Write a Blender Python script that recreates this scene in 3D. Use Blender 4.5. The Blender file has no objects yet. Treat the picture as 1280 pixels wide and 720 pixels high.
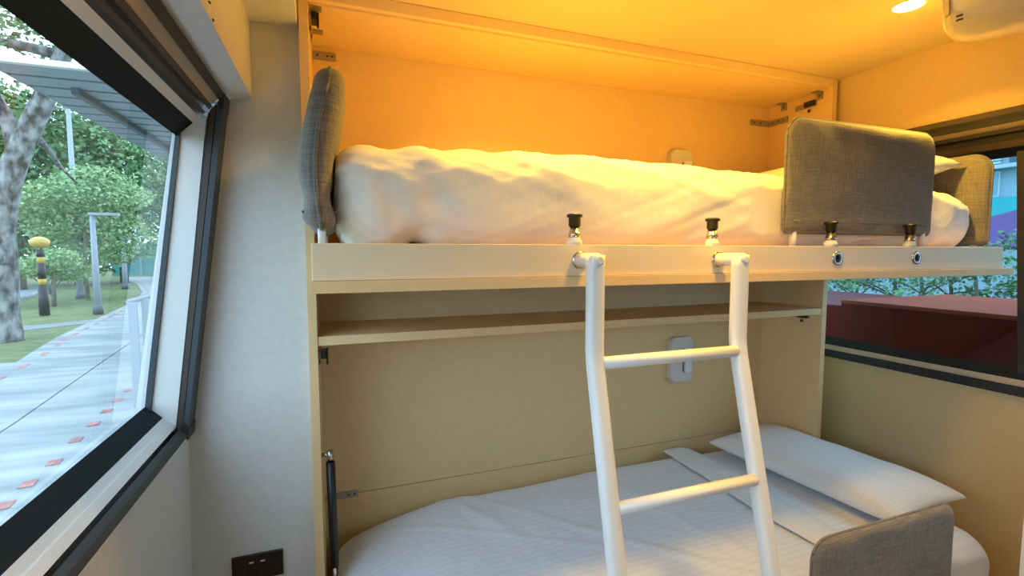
import bpy, bmesh, math, random
import numpy as np
from mathutils import Vector, Matrix, noise

scn = bpy.context.scene
COL = scn.collection
PI = math.pi
random.seed(7)

# ------------------------------------------------------------------ camera
# frame 1280x720, focal length 603 px; origin of the scene is the camera position
FPX = 603.0
_d = np.array([416 - 640, 315 - 360, FPX], float)
_a = math.atan2(45, FPX)
_Y = _d / np.linalg.norm(_d)
_Z = np.array([0., -math.cos(_a), -math.sin(_a)])
_Z = _Z - _Y * np.dot(_Z, _Y)
_Z /= np.linalg.norm(_Z)
_X = np.cross(_Y, _Z)
if _X[0] < 0:
    _X = -_X
RM = np.stack([_X, _Y, _Z])
cam_data = bpy.data.cameras.new('camera')
cam = bpy.data.objects.new('camera', cam_data)
COL.objects.link(cam)
cam_data.sensor_width = 36.0
cam_data.lens = FPX / 1280.0 * 36.0
cam_data.clip_start = 0.02
cam_data.clip_end = 400
m = Matrix.Identity(4)
for i in range(3):
    m[i][0] = RM[i][0]
    m[i][1] = -RM[i][1]
    m[i][2] = -RM[i][2]
cam.matrix_world = m
scn.camera = cam

# ------------------------------------------------------------------ view, sky and lamps
scn.view_settings.view_transform = 'Standard'
scn.view_settings.look = 'None'
scn.view_settings.gamma = 1.0
scn.view_settings.use_curve_mapping = False
scn.view_settings.exposure = 0.08

w = bpy.data.worlds.new('sky')
scn.world = w
w.use_nodes = True
bg = w.node_tree.nodes['Background']
bg.inputs['Color'].default_value = (0.66, 0.82, 1.0, 1)
bg.inputs['Strength'].default_value = 4.1

WARM = (1.0, 0.575, 0.06)
LAMP_W = 11.5
# ceiling downlights: position on the ceiling (x, y), relative power; last two unseen, added as warm fill
DOWNLIGHTS = [(1.555, 0.948, 0.80), (0.60, 1.10, 0.92), (0.80, 0.64, 0.48), (1.25, -0.6, 0.25)]


# ------------------------------------------------------------------ pixel helpers (used to place things in the room)
def ray(x, y):
    return RM @ np.array([x - 640, y - 360, FPX])


def atY(x, y, D):
    r = ray(x, y)
    return r * (D / r[1])


def atZ(x, y, D):
    r = ray(x, y)
    return r * (D / r[2])


# ------------------------------------------------------------------ materials
def mat(name, col, rough=0.5, metal=0.0, vary=0.0, vscale=8.0, bump=0.0, bscale=200.0, col2=None,
        spec=0.5, sheen=0.0, coat=0.0, stretch=None, trans=0.0):
    M = bpy.data.materials.new(name)
    M.use_nodes = True
    nt = M.node_tree
    b = nt.nodes['Principled BSDF']
    b.inputs['Base Color'].default_value = (*col, 1)
    b.inputs['Roughness'].default_value = rough
    b.inputs['Metallic'].default_value = metal
    b.inputs['Specular IOR Level'].default_value = spec
    if sheen:
        b.inputs['Sheen Weight'].default_value = sheen
    if coat:
        b.inputs['Coat Weight'].default_value = coat
    tc = nt.nodes.new('ShaderNodeTexCoord')
    mp = nt.nodes.new('ShaderNodeMapping')
    nt.links.new(tc.outputs['Object'], mp.inputs['Vector'])
    if stretch:
        mp.inputs['Scale'].default_value = stretch
    if vary or col2:
        n = nt.nodes.new('ShaderNodeTexNoise')
        n.inputs['Scale'].default_value = vscale
        n.inputs['Detail'].default_value = 6
        nt.links.new(mp.outputs[0], n.inputs['Vector'])
        r = nt.nodes.new('ShaderNodeValToRGB')
        r.color_ramp.elements[0].position = 0.35
        r.color_ramp.elements[1].position = 0.65
        c2 = col2 if col2 else tuple(min(1, c * (1 + vary)) for c in col)
        c1 = col if col2 else tuple(c * (1 - vary) for c in col)
        r.color_ramp.elements[0].color = (*c1, 1)
        r.color_ramp.elements[1].color = (*c2, 1)
        nt.links.new(n.outputs['Fac'], r.inputs['Fac'])
        nt.links.new(r.outputs['Color'], b.inputs['Base Color'])
    if bump:
        n = nt.nodes.new('ShaderNodeTexNoise')
        n.inputs['Scale'].default_value = bscale
        n.inputs['Detail'].default_value = 3
        nt.links.new(mp.outputs[0], n.inputs['Vector'])
        bp = nt.nodes.new('ShaderNodeBump')
        bp.inputs['Strength'].default_value = bump
        bp.inputs['Distance'].default_value = 0.002
        nt.links.new(n.outputs['Fac'], bp.inputs['Height'])
        nt.links.new(bp.outputs[0], b.inputs['Normal'])
    return M


def weave(name, c1, c2, scale=260.0, rough=0.9, bump=0.5, sheen=0.2):
    """two crossing sets of threads with slub noise"""
    M = mat(name, c1, rough, sheen=sheen, spec=0.15)
    nt = M.node_tree
    b = nt.nodes['Principled BSDF']
    tc = nt.nodes['Texture Coordinate']
    outs = []
    for st in ((40, 40, 900), (900, 900, 40)):
        mp = nt.nodes.new('ShaderNodeMapping')
        mp.inputs['Scale'].default_value = st
        nt.links.new(tc.outputs['Object'], mp.inputs['Vector'])
        n = nt.nodes.new('ShaderNodeTexNoise')
        n.inputs['Scale'].default_value = 0.55
        n.inputs['Detail'].default_value = 3
        nt.links.new(mp.outputs[0], n.inputs['Vector'])
        outs.append(n)
    ad = nt.nodes.new('ShaderNodeMath')
    ad.operation = 'ADD'
    nt.links.new(outs[0].outputs['Fac'], ad.inputs[0])
    nt.links.new(outs[1].outputs['Fac'], ad.inputs[1])
    mr = nt.nodes.new('ShaderNodeMapRange')
    mr.inputs['From Min'].default_value = 0.7
    mr.inputs['From Max'].default_value = 1.3
    nt.links.new(ad.outputs[0], mr.inputs['Value'])
    mx = nt.nodes.new('ShaderNodeMix')
    mx.data_type = 'RGBA'
    mx.inputs[6].default_value = (*c1, 1)
    mx.inputs[7].default_value = (*c2, 1)
    nt.links.new(mr.outputs[0], mx.inputs[0])
    nt.links.new(mx.outputs[2], b.inputs['Base Color'])
    bp = nt.nodes.new('ShaderNodeBump')
    bp.inputs['Strength'].default_value = bump
    bp.inputs['Distance'].default_value = 0.0012
    nt.links.new(mr.outputs[0], bp.inputs['Height'])
    nt.links.new(bp.outputs[0], b.inputs['Normal'])
    return M


def sheet(name, axis, period=0.014, col=(0.82, 0.81, 0.80), depth=0.5):
    """cotton sateen with woven stripes"""
    M = mat(name, col, 0.75, spec=0.2, sheen=0.15)
    nt = M.node_tree
    b = nt.nodes['Principled BSDF']
    tc = nt.nodes['Texture Coordinate']
    sp = nt.nodes.new('ShaderNodeSeparateXYZ')
    nt.links.new(tc.outputs['Object'], sp.inputs[0])
    mu = nt.nodes.new('ShaderNodeMath')
    mu.operation = 'MULTIPLY'
    mu.inputs[1].default_value = 2 * PI / period
    nt.links.new(sp.outputs[axis], mu.inputs[0])
    si = nt.nodes.new('ShaderNodeMath')
    si.operation = 'SINE'
    nt.links.new(mu.outputs[0], si.inputs[0])
    mr = nt.nodes.new('ShaderNodeMapRange')
    mr.inputs['From Min'].default_value = -0.5
    mr.inputs['From Max'].default_value = 0.5
    nt.links.new(si.outputs[0], mr.inputs['Value'])
    mx = nt.nodes.new('ShaderNodeMix')
    mx.data_type = 'RGBA'
    mx.inputs[6].default_value = (*[c * (1 - 0.11 * depth * 2) for c in col], 1)
    mx.inputs[7].default_value = (*col, 1)
    nt.links.new(mr.outputs[0], mx.inputs[0])
    nt.links.new(mx.outputs[2], b.inputs['Base Color'])
    rr = nt.nodes.new('ShaderNodeMapRange')
    rr.inputs['To Min'].default_value = 0.85
    rr.inputs['To Max'].default_value = 0.55
    nt.links.new(mr.outputs[0], rr.inputs['Value'])
    nt.links.new(rr.outputs[0], b.inputs['Roughness'])
    n = nt.nodes.new('ShaderNodeTexNoise')
    n.inputs['Scale'].default_value = 9
    n.inputs['Detail'].default_value = 5
    nt.links.new(tc.outputs['Object'], n.inputs['Vector'])
    bp = nt.nodes.new('ShaderNodeBump')
    bp.inputs['Strength'].default_value = 0.35
    bp.inputs['Distance'].default_value = 0.02
    nt.links.new(n.outputs['Fac'], bp.inputs['Height'])
    nt.links.new(bp.outputs[0], b.inputs['Normal'])
    return M


def glass(name, tint, refl=1.0):
    M = bpy.data.materials.new(name)
    M.use_nodes = True
    nt = M.node_tree
    nt.nodes.clear()
    o = nt.nodes.new('ShaderNodeOutputMaterial')
    t = nt.nodes.new('ShaderNodeBsdfTransparent')
    t.inputs['Color'].default_value = (*tint, 1)
    g = nt.nodes.new('ShaderNodeBsdfGlossy')
    g.inputs['Roughness'].default_value = 0.0
    g.inputs['Color'].default_value = (1, 1, 1, 1)
    f = nt.nodes.new('ShaderNodeFresnel')
    f.inputs['IOR'].default_value = 1.0 + 0.42 * refl
    mx = nt.nodes.new('ShaderNodeMixShader')
    ge = nt.nodes.new('ShaderNodeNewGeometry')
    inv = nt.nodes.new('ShaderNodeMath')
    inv.operation = 'SUBTRACT'
    inv.inputs[0].default_value = 1.0
    nt.links.new(ge.outputs['Backfacing'], inv.inputs[1])
    mu = nt.nodes.new('ShaderNodeMath')
    mu.operation = 'MULTIPLY'
    nt.links.new(f.outputs[0], mu.inputs[0])
    nt.links.new(inv.outputs[0], mu.inputs[1])
    nt.links.new(mu.outputs[0], mx.inputs[0])
    nt.links.new(t.outputs[0], mx.inputs[1])
    nt.links.new(g.outputs[0], mx.inputs[2])
    nt.links.new(mx.outputs[0], o.inputs['Surface'])
    return M


def emit(name, col, strength):
    M = bpy.data.materials.new(name)
    M.use_nodes = True
    b = M.node_tree.nodes['Principled BSDF']
    b.inputs['Emission Color'].default_value = (*col, 1)
    b.inputs['Emission Strength'].default_value = strength
    return M


M = {}
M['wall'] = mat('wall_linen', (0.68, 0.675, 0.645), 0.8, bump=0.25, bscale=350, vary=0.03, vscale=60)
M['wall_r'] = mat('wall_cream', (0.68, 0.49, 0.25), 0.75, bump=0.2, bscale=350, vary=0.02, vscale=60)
M['veneer'] = mat('dark_veneer', (0.48, 0.39, 0.30), 0.6, vary=0.08, vscale=4, stretch=(8, 8, 1))
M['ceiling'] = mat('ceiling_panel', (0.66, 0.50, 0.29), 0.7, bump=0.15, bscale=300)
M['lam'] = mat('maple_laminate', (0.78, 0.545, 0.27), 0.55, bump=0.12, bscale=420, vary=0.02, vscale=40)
M['lam_back'] = mat('maple_laminate_back', (0.77, 0.54, 0.27), 0.5, bump=0.12, bscale=420, vary=0.02, vscale=40)
M['lam_edge'] = mat('maple_edge', (0.80, 0.58, 0.29), 0.5)
M['rail'] = mat('bed_rail_laminate', (0.80, 0.65, 0.44), 0.5, bump=0.1, bscale=420)
M['dark'] = mat('black_aluminium', (0.020, 0.022, 0.025), 0.45)
M['rubber'] = mat('black_rubber', (0.012, 0.016, 0.018), 0.8, spec=0.2)
M['brown'] = mat('bronze_aluminium', (0.065, 0.045, 0.030), 0.5)
M['bronze2'] = mat('dark_bronze_aluminium', (0.030, 0.025, 0.020), 0.5)
M['slate'] = mat('slate_trim_and_sheen', (0.045, 0.06, 0.072), 0.5)
M['white'] = mat('white_paint', (0.78, 0.78, 0.76), 0.45)
M['greywhite'] = mat('grey_white_trim', (0.70, 0.72, 0.71), 0.5)
M['tan'] = mat('tan_blind_cassette', (0.62, 0.48, 0.32), 0.5)
M['ladder'] = mat('white_powder_coat', (0.80, 0.78, 0.74), 0.35)
M['chrome'] = mat('steel', (0.55, 0.54, 0.52), 0.25, 1.0)
M['zinc'] = mat('zinc_bracket', (0.42, 0.38, 0.33), 0.4, 0.8)
M['blackp'] = mat('black_plastic', (0.012, 0.012, 0.012), 0.4)
M['hole'] = mat('dark_hole', (0.01, 0.01, 0.01), 0.9)
M['fabric'] = weave('grey_upholstery', (0.125, 0.11, 0.094), (0.255, 0.23, 0.20))
M['piping'] = weave('grey_piping', (0.10, 0.095, 0.09), (0.24, 0.23, 0.22))
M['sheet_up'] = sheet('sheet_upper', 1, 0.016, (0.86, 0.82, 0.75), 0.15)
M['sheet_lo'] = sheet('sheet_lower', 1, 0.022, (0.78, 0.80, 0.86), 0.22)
M['sheet_plain'] = sheet('sheet_fold', 0, 0.016, (0.82, 0.82, 0.83), 0.25)
M['pillow'] = sheet('pillow_case', 1, 0.012, (0.84, 0.82, 0.80), 0.18)
M['socket'] = mat('socket_black', (0.010, 0.010, 0.010), 0.35)
M['plate'] = mat('switch_plate', (0.66, 0.63, 0.60), 0.35)
M['ac'] = mat('warm_white_plastic', (0.80, 0.74, 0.66), 0.14, coat=0.6)
M['screen'] = mat('dark_blue_gloss', (0.06, 0.07, 0.10), 0.12)
M['floor'] = mat('floor_vinyl', (0.22, 0.16, 0.11), 0.5, vary=0.2, vscale=6, stretch=(1, 12, 1))
M['glassL'] = glass('window_glass', (0.89, 0.965, 1.0), 1.0)
M['glassR'] = glass('window_glass_tinted', (0.58, 0.76, 0.83), 1.0)
M['grass'] = mat('grass', (0.075, 0.115, 0.03), 0.95, col2=(0.17, 0.19, 0.07), vscale=3.5, bump=0.6, bscale=6)
M['path'] = mat('pale_concrete', (0.20, 0.22, 0.22), 0.85, col2=(0.34, 0.355, 0.35), vscale=1.4, stretch=(0.45, 1.8, 1), bump=0.3, bscale=3)
M['path2'] = mat('grey_path', (0.20, 0.22, 0.215), 0.9, vary=0.1, vscale=2)
M['asphalt'] = mat('road_asphalt', (0.22, 0.25, 0.265), 0.9, vary=0.06, vscale=1)
M['redmark'] = mat('red_marking', (0.36, 0.16, 0.14), 0.8, vary=0.3, vscale=9)
M['bark'] = mat('tree_bark', (0.05, 0.045, 0.035), 0.95, col2=(0.33, 0.32, 0.30), vscale=5.5, bump=1.0, bscale=14, stretch=(1, 1, 0.6))
M['bark2'] = mat('thin_bark', (0.17, 0.15, 0.11), 0.95, vary=0.3, vscale=3)
M['leafd'] = mat('leaf_dark', (0.05, 0.125, 0.04), 0.6, col2=(0.11, 0.22, 0.065), vscale=0.6)
M['leafm'] = mat('leaf_mid', (0.10, 0.22, 0.09), 0.6, col2=(0.20, 0.34, 0.14), vscale=0.6)
M['leafl'] = mat('leaf_light', (0.20, 0.34, 0.14), 0.6, col2=(0.36, 0.48, 0.22), vscale=0.6)
M['galv'] = mat('galvanised_post', (0.30, 0.33, 0.36), 0.5)
M['canopy'] = mat('canopy_slat', (0.32, 0.36, 0.40), 0.6, vary=0.05)
M['canopyd'] = mat('canopy_beam', (0.12, 0.13, 0.14), 0.6)
M['yellow'] = mat('amber_globe', (0.55, 0.36, 0.07), 0.35)
M['yband'] = mat('yellow_band', (0.5, 0.32, 0.04), 0.5)
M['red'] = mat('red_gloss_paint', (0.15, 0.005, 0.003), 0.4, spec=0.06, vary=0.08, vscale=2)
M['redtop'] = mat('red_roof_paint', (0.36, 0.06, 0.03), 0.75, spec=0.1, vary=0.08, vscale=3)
M['bldg'] = mat('pale_render', (0.38, 0.45, 0.50), 0.9, vary=0.05)
M['turq'] = mat('turquoise_panel', (0.05, 0.44, 0.46), 0.7)
M['bwin'] = mat('dark_window', (0.06, 0.12, 0.16), 0.2)
M['bpane'] = mat('pale_window_pane', (0.22, 0.36, 0.42), 0.15)
M['bwhite'] = mat('white_frame', (0.52, 0.60, 0.64), 0.7)
M['purple'] = mat('purple_canvas', (0.14, 0.07, 0.18), 0.85, spec=0.1)
M['teal'] = mat('teal_hoarding', (0.06, 0.27, 0.26), 0.7, vary=0.1, vscale=1)
M['navy'] = mat('navy_cladding', (0.05, 0.12, 0.20), 0.6)
M['beige'] = mat('beige_ledge', (0.36, 0.28, 0.19), 0.8)
M['ext'] = mat('bus_skin', (0.35, 0.06, 0.05), 0.4)


# ------------------------------------------------------------------ mesh helpers
def link(name, me, mt, parent=None, smooth=False):
    o = bpy.data.objects.new(name, me)
    COL.objects.link(o)
    if mt is not None and not me.materials:
        me.materials.append(mt)
    if smooth:
        for p in me.polygons:
            p.use_smooth = True
    if parent:
        o.parent = parent
    return o


def from_bm(name, bm, mt, parent=None, smooth=False):
    bmesh.ops.recalc_face_normals(bm, faces=bm.faces)
    me = bpy.data.meshes.new(name)
    bm.to_mesh(me)
    bm.free()
    return link(name, me, mt, parent, smooth)


def pyd(name, vs, fs, mt, parent=None, smooth=False):
    me = bpy.data.meshes.new(name)
    me.from_pydata([tuple(map(float, v)) for v in vs], [], fs)
    me.update()
    bm = bmesh.new()
    bm.from_mesh(me)
    bmesh.ops.recalc_face_normals(bm, faces=bm.faces)
    bm.to_mesh(me)
    bm.free()
    return link(name, me, mt, parent, smooth)


def box_bm(bm, x0, x1, y0, y1, z0, z1):
    vs = [bm.verts.new((x, y, z)) for x in (x0, x1) for y in (y0, y1) for z in (z0, z1)]
    for f in ((0, 1, 3, 2), (4, 6, 7, 5), (0, 4, 5, 1), (2, 3, 7, 6), (0, 2, 6, 4), (1, 5, 7, 3)):
        bm.faces.new([vs[i] for i in f])


def box(name, x0, x1, y0, y1, z0, z1, mt, parent=None, bev=0.0, seg=2):
    bm = bmesh.new()
    box_bm(bm, min(x0, x1), max(x0, x1), min(y0, y1), max(y0, y1), min(z0, z1), max(z0, z1))
    if bev:
        bmesh.ops.bevel(bm, geom=list(bm.edges), offset=bev, segments=seg, affect='EDGES', profile=0.6)
    return from_bm(name, bm, mt, parent)


def prism(name, poly, axis, a, b, mt, parent=None, bev=0.0):
    """poly is a list of 2D points; axis 'y': (x,z) extruded along y, 'x': (y,z) along x, 'z': (x,y) along z"""
    bm = bmesh.new()

    def P(p, t):
        return {'y': (p[0], t, p[1]), 'x': (t, p[0], p[1]), 'z': (p[0], p[1], t)}[axis]
    A = [bm.verts.new(P(p, a)) for p in poly]
    B = [bm.verts.new(P(p, b)) for p in poly]
    bm.faces.new(A)
    bm.faces.new(B[::-1])
    n = len(poly)
    for i in range(n):
        bm.faces.new((A[i], A[(i + 1) % n], B[(i + 1) % n], B[i]))
    if bev:
        bmesh.ops.bevel(bm, geom=list(bm.edges), offset=bev, segments=2, affect='EDGES')
    return from_bm(name, bm, mt, parent)


def sweep_bm(bm, pts, rad, n=12, sx=1.0, sq=2.0, cap=True, up=(0, 0, 1)):
    """tube along pts; rad number or list; sq>2 gives squarer sections"""
    pts = [Vector(p) for p in pts]
    rings = []
    for i, p in enumerate(pts):
        if i == 0:
            t = pts[1] - pts[0]
        elif i == len(pts) - 1:
            t = pts[-1] - pts[-2]
        else:
            t = (pts[i + 1] - p).normalized() + (p - pts[i - 1]).normalized()
        t.normalize()
        u = Vector(up)
        if abs(t.dot(u)) > 0.95:
            u = Vector((1, 0, 0))
        a = t.cross(u).normalized()
        b = a.cross(t).normalized()
        r = rad[i] if isinstance(rad, (list, tuple)) else rad
        ring = []
        for k in range(n):
            th = 2 * PI * (k + 0.5) / n
            c, s = math.cos(th), math.sin(th)
            e = 2.0 / sq
            c2 = math.copysign(abs(c) ** e, c)
            s2 = math.copysign(abs(s) ** e, s)
            ring.append(bm.verts.new(p + a * (r * sx * c2) + b * (r * s2)))
        rings.append(ring)
    for r0, r1 in zip(rings, rings[1:]):
        for k in range(n):
            bm.faces.new((r0[k], r0[(k + 1) % n], r1[(k + 1) % n], r1[k]))
    if cap:
        bm.faces.new(rings[0][::-1])
        bm.faces.new(rings[-1])


def tube(name, pts, rad, mt, parent=None, n=12, sx=1.0, sq=2.0, up=(0, 0, 1)):
    bm = bmesh.new()
    sweep_bm(bm, pts, rad, n, sx, sq, True, up)
    o = from_bm(name, bm, mt, parent, True)
    bmx = o.data
    for p in bmx.polygons:
        if len(p.vertices) > 4:
            p.use_smooth = False
    return o


def lathe(name, prof, loc, mt, parent=None, n=24, axis='z', smooth=True):
    bm = bmesh.new()
    rings = []
    for r, z in prof:
        ring = []
        for k in range(n):
            th = 2 * PI * k / n
            c, s = r * math.cos(th), r * math.sin(th)
            v = {'z': (c, s, z), 'y': (c, z, s), 'x': (z, c, s)}[axis]
            ring.append(bm.verts.new(Vector(loc) + Vector(v)))
        rings.append(ring)
    for r0, r1 in zip(rings, rings[1:]):
        for k in range(n):
            bm.faces.new((r0[k], r0[(k + 1) % n], r1[(k + 1) % n], r1[k]))
    if prof[0][0] > 1e-5:
        bm.faces.new(rings[0])
    if prof[-1][0] > 1e-5:
        bm.faces.new(rings[-1][::-1])
    bmesh.ops.remove_doubles(bm, verts=bm.verts, dist=1e-6)
    o = from_bm(name, bm, mt, parent, smooth)
    for p in o.data.polygons:
        if len(p.vertices) > 4:
            p.use_smooth = False
    return o


def rrect(x0, x1, z0, z1, r, n=6):
    out = []
    for cx, cz, a0 in ((x1 - r, z1 - r, 0), (x0 + r, z1 - r, 90), (x0 + r, z0 + r, 180), (x1 - r, z0 + r, 270)):
        for k in range(n + 1):
            a = math.radians(a0 + 90 * k / n)
            out.append((cx + r * math.cos(a), cz + r * math.sin(a)))
    return out


def rrect2(x0, x1, z0, z1, rt_, rb_, n=7):
    out = []
    for cx, cz, a0, r in ((x1 - rt_, z1 - rt_, 0, rt_), (x0 + rt_, z1 - rt_, 90, rt_), (x0 + rb_, z0 + rb_, 180, rb_), (x1 - rb_, z0 + rb_, 270, rb_)):
        for k in range(n + 1):
            a = math.radians(a0 + 90 * k / n)
            out.append((cx + r * math.cos(a), cz + r * math.sin(a)))
    return out


def thing(name, label, cat, loc=(0, 0, 0), group=None):
    o = bpy.data.objects.new(name, None)
    COL.objects.link(o)
    o.location = loc
    o.empty_display_size = 0.05
    o['label'] = label
    o['category'] = cat
    if group:
        o['group'] = group
    return o


def tag(o, label, cat, group=None):
    o['label'] = label
    o['category'] = cat
    if group:
        o['group'] = group
    return o


def struct(o, label=None, cat=None):
    o['kind'] = 'structure'
    if label:
        o['label'] = label
    if cat:
        o['category'] = cat
    return o


def empty_struct(name, label, cat):
    o = bpy.data.objects.new(name, None)
    COL.objects.link(o)
    o.empty_display_size = 0.05
    return struct(o, label, cat)


# ================================================================== room shell
FL = -1.45          # floor
CE = 0.70           # ceiling
YF = -1.60          # wall behind the camera
YB = 1.76           # wall behind the bunk cabinet
YN = 1.47           # narrow wall beside the cabinet
struct(box('floor', -0.45, 2.35, YF, YB, FL - 0.06, FL, M['floor']), 'brown vinyl floor of the room', 'floor')
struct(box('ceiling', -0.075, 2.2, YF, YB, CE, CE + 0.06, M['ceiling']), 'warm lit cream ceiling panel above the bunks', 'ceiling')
struct(box('wall_back', -0.11, 2.35, YB, YB + 0.08, FL, CE + 0.3, M['wall']), 'cream wall behind the bunk cabinet', 'wall')
struct(box('wall_front', -0.6, 2.35, YF - 0.08, YF, FL, CE + 0.3, M['veneer']), 'wood veneer wall across the room from the bunks', 'wall')
struct(prism('wall_niche', [(-0.39, FL), (-0.386, -0.46), (-0.268, 0.36), (-0.24, 0.40), (-0.24, CE + 0.05), (-0.0705, CE + 0.05), (-0.0705, FL)], 'y', YN, YN + 0.05, M['wall']), 'narrow cream wall between the left window and the cabinet', 'wall')
# lowered ceiling and boxed bulkhead on the left
struct(box('trim_1', -0.19, -0.072, YF, YN - 0.001, 0.603, CE + 0.1, M['wall']), 'lowered cream ceiling strip beside the cabinet', 'trim')
BY1 = YN - 0.001
bulk = struct(prism('trim_2', [(-0.246, 0.398), (-0.19, 0.405), (-0.19, CE + 0.1), (-0.40, CE + 0.1), (-0.37, 0.43), (-0.29, 0.42)], 'y', YF, BY1, M['wall']),
              'boxed cream bulkhead running above the left window', 'trim')
# two small catches on the bulkhead side
for (px, py) in ((262, 3), (266.5, 25)):
    p = atY(px, py, 0.9)
    q = p * (-0.1885 / p[0])
    box('catch', -0.1895, -0.187, q[1] - 0.004, q[1] + 0.004, q[2] - 0.001, q[2] + 0.001, M['brown'], bulk)

# left wall below and around the window (prisms along y)
YL0, YL1 = -1.40, 1.42
wl = empty_struct('wall_left', 'cream wall below the left window', 'wall')
prism('lower_panel', [(-0.372, -0.474), (-0.392, FL), (-0.458, FL), (-0.458, -0.402), (-0.45, -0.398)], 'y', YF, YN, M['wall'], wl)
prism('end_panel', [(-0.372, -0.474), (-0.25, 0.40), (-0.36, 0.44), (-0.458, -0.40)], 'y', YF, YL0, M['wall'], wl)
box('end_post', -0.42, -0.075, YN + 0.05, YN + 0.06, FL, -0.40, M['ext'], wl)

# ---- left window
win1 = empty_struct('window_1', 'large leaning bus window on the left with black frame', 'window')


def strips(win, pts_a, pts_b, ratios, mats, scales, names, y0, y1, out=1.10):
    """rows of trim along y between two section points, cut where x/z equals the given ratios"""
    A, B = Vector(pts_a), Vector(pts_b)

    def hit(r):
        # A + t(B-A) with x = r*z
        d = B - A
        t = (r * A.y - A.x) / (d.x - r * d.y)
        return A + d * t
    for i in range(len(mats)):
        p, q = hit(ratios[i]), hit(ratios[i + 1])
        s = scales[i]
        poly = [p * s, q * s, q * out, p * out]
        prism(names[i], [tuple(v) for v in poly], 'y', y0, y1, M[mats[i]], win)


GT = (-0.352, 0.284)
FT = (-0.243, 0.3925)
strips(win1, GT, FT, [-1.24, -0.992, -0.905, -0.867, -0.828, -0.792, -0.75, -0.679, -0.619],
       ['rubber', 'greywhite', 'slate', 'brown', 'blackp', 'brown', 'tan', 'bronze2'],
       [1.0, 1.0, 1.012, 1.0, 1.03, 1.0, 1.012, 0.995],
       ['head_gasket', 'head_trim', 'head_trim', 'blind_rail', 'blind_slot', 'blind_rail', 'blind_cassette', 'head_frame'], YL0, YL1, 1.16)
GB = (-0.446, -0.383)
FB = (-0.360, -0.470)
strips(win1, GB, FB, [1.166, 0.99, 0.925, 0.868, 0.842, 0.80, 0.766],
       ['rubber', 'greywhite', 'white', 'blackp', 'slate', 'bronze2'],  # slate row: blue-grey highlight of the dark frame, put into the colour
       [1.0, 1.0, 0.996, 1.02, 0.99, 0.985],
       ['sill_gasket', 'sill_trim', 'sill_trim', 'frame_groove', 'sill_frame', 'sill_frame'], YL0, YL1, 1.12)
# white end jamb, dark upright with two grooves
jx = [(-0.446, -0.383), (-0.384, -0.449), (-0.272, 0.357), (-0.352, 0.284)]
prism('jamb', [(-0.47, -0.40), (-0.384, -0.452), (-0.287, 0.338), (-0.36, 0.30)], 'y', YL1, YN - 0.002, M['white'], win1)
gj = [(-0.4475, -0.385), (-0.436, -0.394), (-0.3425, 0.293), (-0.354, 0.285)]
prism('jamb_gasket', gj, 'y', YL1 - 0.006, YL1 + 0.004, M['slate'], win1)
for (a, b2, mt, y0) in ((0.0, 0.16, 'blackp', 1.419), (0.16, 0.52, 'brown', 1.412), (0.52, 0.60, 'blackp', 1.419), (0.60, 1.0, 'slate', 1.408)):
    bl, br = Vector((-0.387, -0.455)), Vector((-0.359, -0.470))
    tl, tr = Vector((-0.283, 0.345)), Vector((-0.2435, 0.391))
    poly = [bl.lerp(br, a), bl.lerp(br, b2), tl.lerp(tr, b2), tl.lerp(tr, a)]
    prism('upright_frame', [tuple(v) for v in poly], 'y', y0, YN - 0.003, M[mt], win1)
# corner clips of the frame
prism('corner_clip', [(-0.372, -0.455), (-0.357, -0.476), (-0.353, -0.446), (-0.366, -0.43)], 'y', 1.402, YN - 0.003, M['dark'], win1)
prism('corner_clip', [(-0.256, 0.358), (-0.247, 0.352), (-0.2415, 0.393), (-0.250, 0.385)], 'y', 1.402, YN - 0.003, M['dark'], win1)
# the pane: leaning slab of glass
prism('pane', [(-0.447, -0.40), (-0.351, 0.30), (-0.357, 0.30), (-0.453, -0.40)], 'y', YL0, YL1 + 0.02, M['glassL'], win1)
# outer skin above and below the pane (keeps daylight out of the wall cavity)
prism('outer_head', [(-0.353, 0.288), (-0.31, 0.45), (-0.42, 0.46), (-0.36, 0.297)], 'y', YF, YN, M['ext'], win1)

# ---- right wall and window
wr = empty_struct('wall_right', 'cream wall around the right window', 'wall')
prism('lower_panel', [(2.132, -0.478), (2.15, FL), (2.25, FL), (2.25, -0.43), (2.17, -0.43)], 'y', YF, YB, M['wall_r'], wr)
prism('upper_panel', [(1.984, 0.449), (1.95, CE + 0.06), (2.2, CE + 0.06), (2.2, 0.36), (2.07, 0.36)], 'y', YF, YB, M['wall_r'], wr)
win2 = empty_struct('window_2', 'dark framed window on the right beyond the bunk bed', 'window')
strips(win2, (2.060, 0.3056), (1.985, 0.4482), [6.74, 6.112, 5.727, 5.406, 5.336, 5.152, 4.95, 4.616, 4.429],
       ['blackp', 'brown', 'bronze2', 'blackp', 'bronze2', 'tan', 'bronze2', 'brown'],
       [1.0, 0.992, 0.996, 1.01, 0.992, 1.0, 0.99, 0.985],
       ['head_gasket', 'blind_rail', 'blind_rail', 'blind_slot', 'head_frame', 'blind_cassette', 'head_frame', 'head_frame'], -1.4, YB, 1.03)
strips(win2, (2.150, -0.3905), (2.128, -0.480), [-5.5, -5.02, -4.77, -4.43],
       ['blackp', 'tan', 'dark'], [1.0, 0.992, 0.988],
       ['sill_gasket', 'sill_trim', 'sill_frame'], -1.4, YB, 1.015)
prism('pane', [(2.150, -0.40), (2.060, 0.315), (2.066, 0.315), (2.156, -0.40)], 'y', -1.4, YB, M['glassR'], win2)
prism('mullion', [(2.125, -0.40), (2.024, 0.315), (2.060, 0.315), (2.150, -0.40)], 'y', 0.845, 0.897, M['bronze2'], win2)
prism('end_panel', [(2.128, -0.478), (1.984, 0.449), (2.2, 0.5), (2.2, -0.478)], 'y', YF, -1.4, M['wall_r'], wr)

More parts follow.
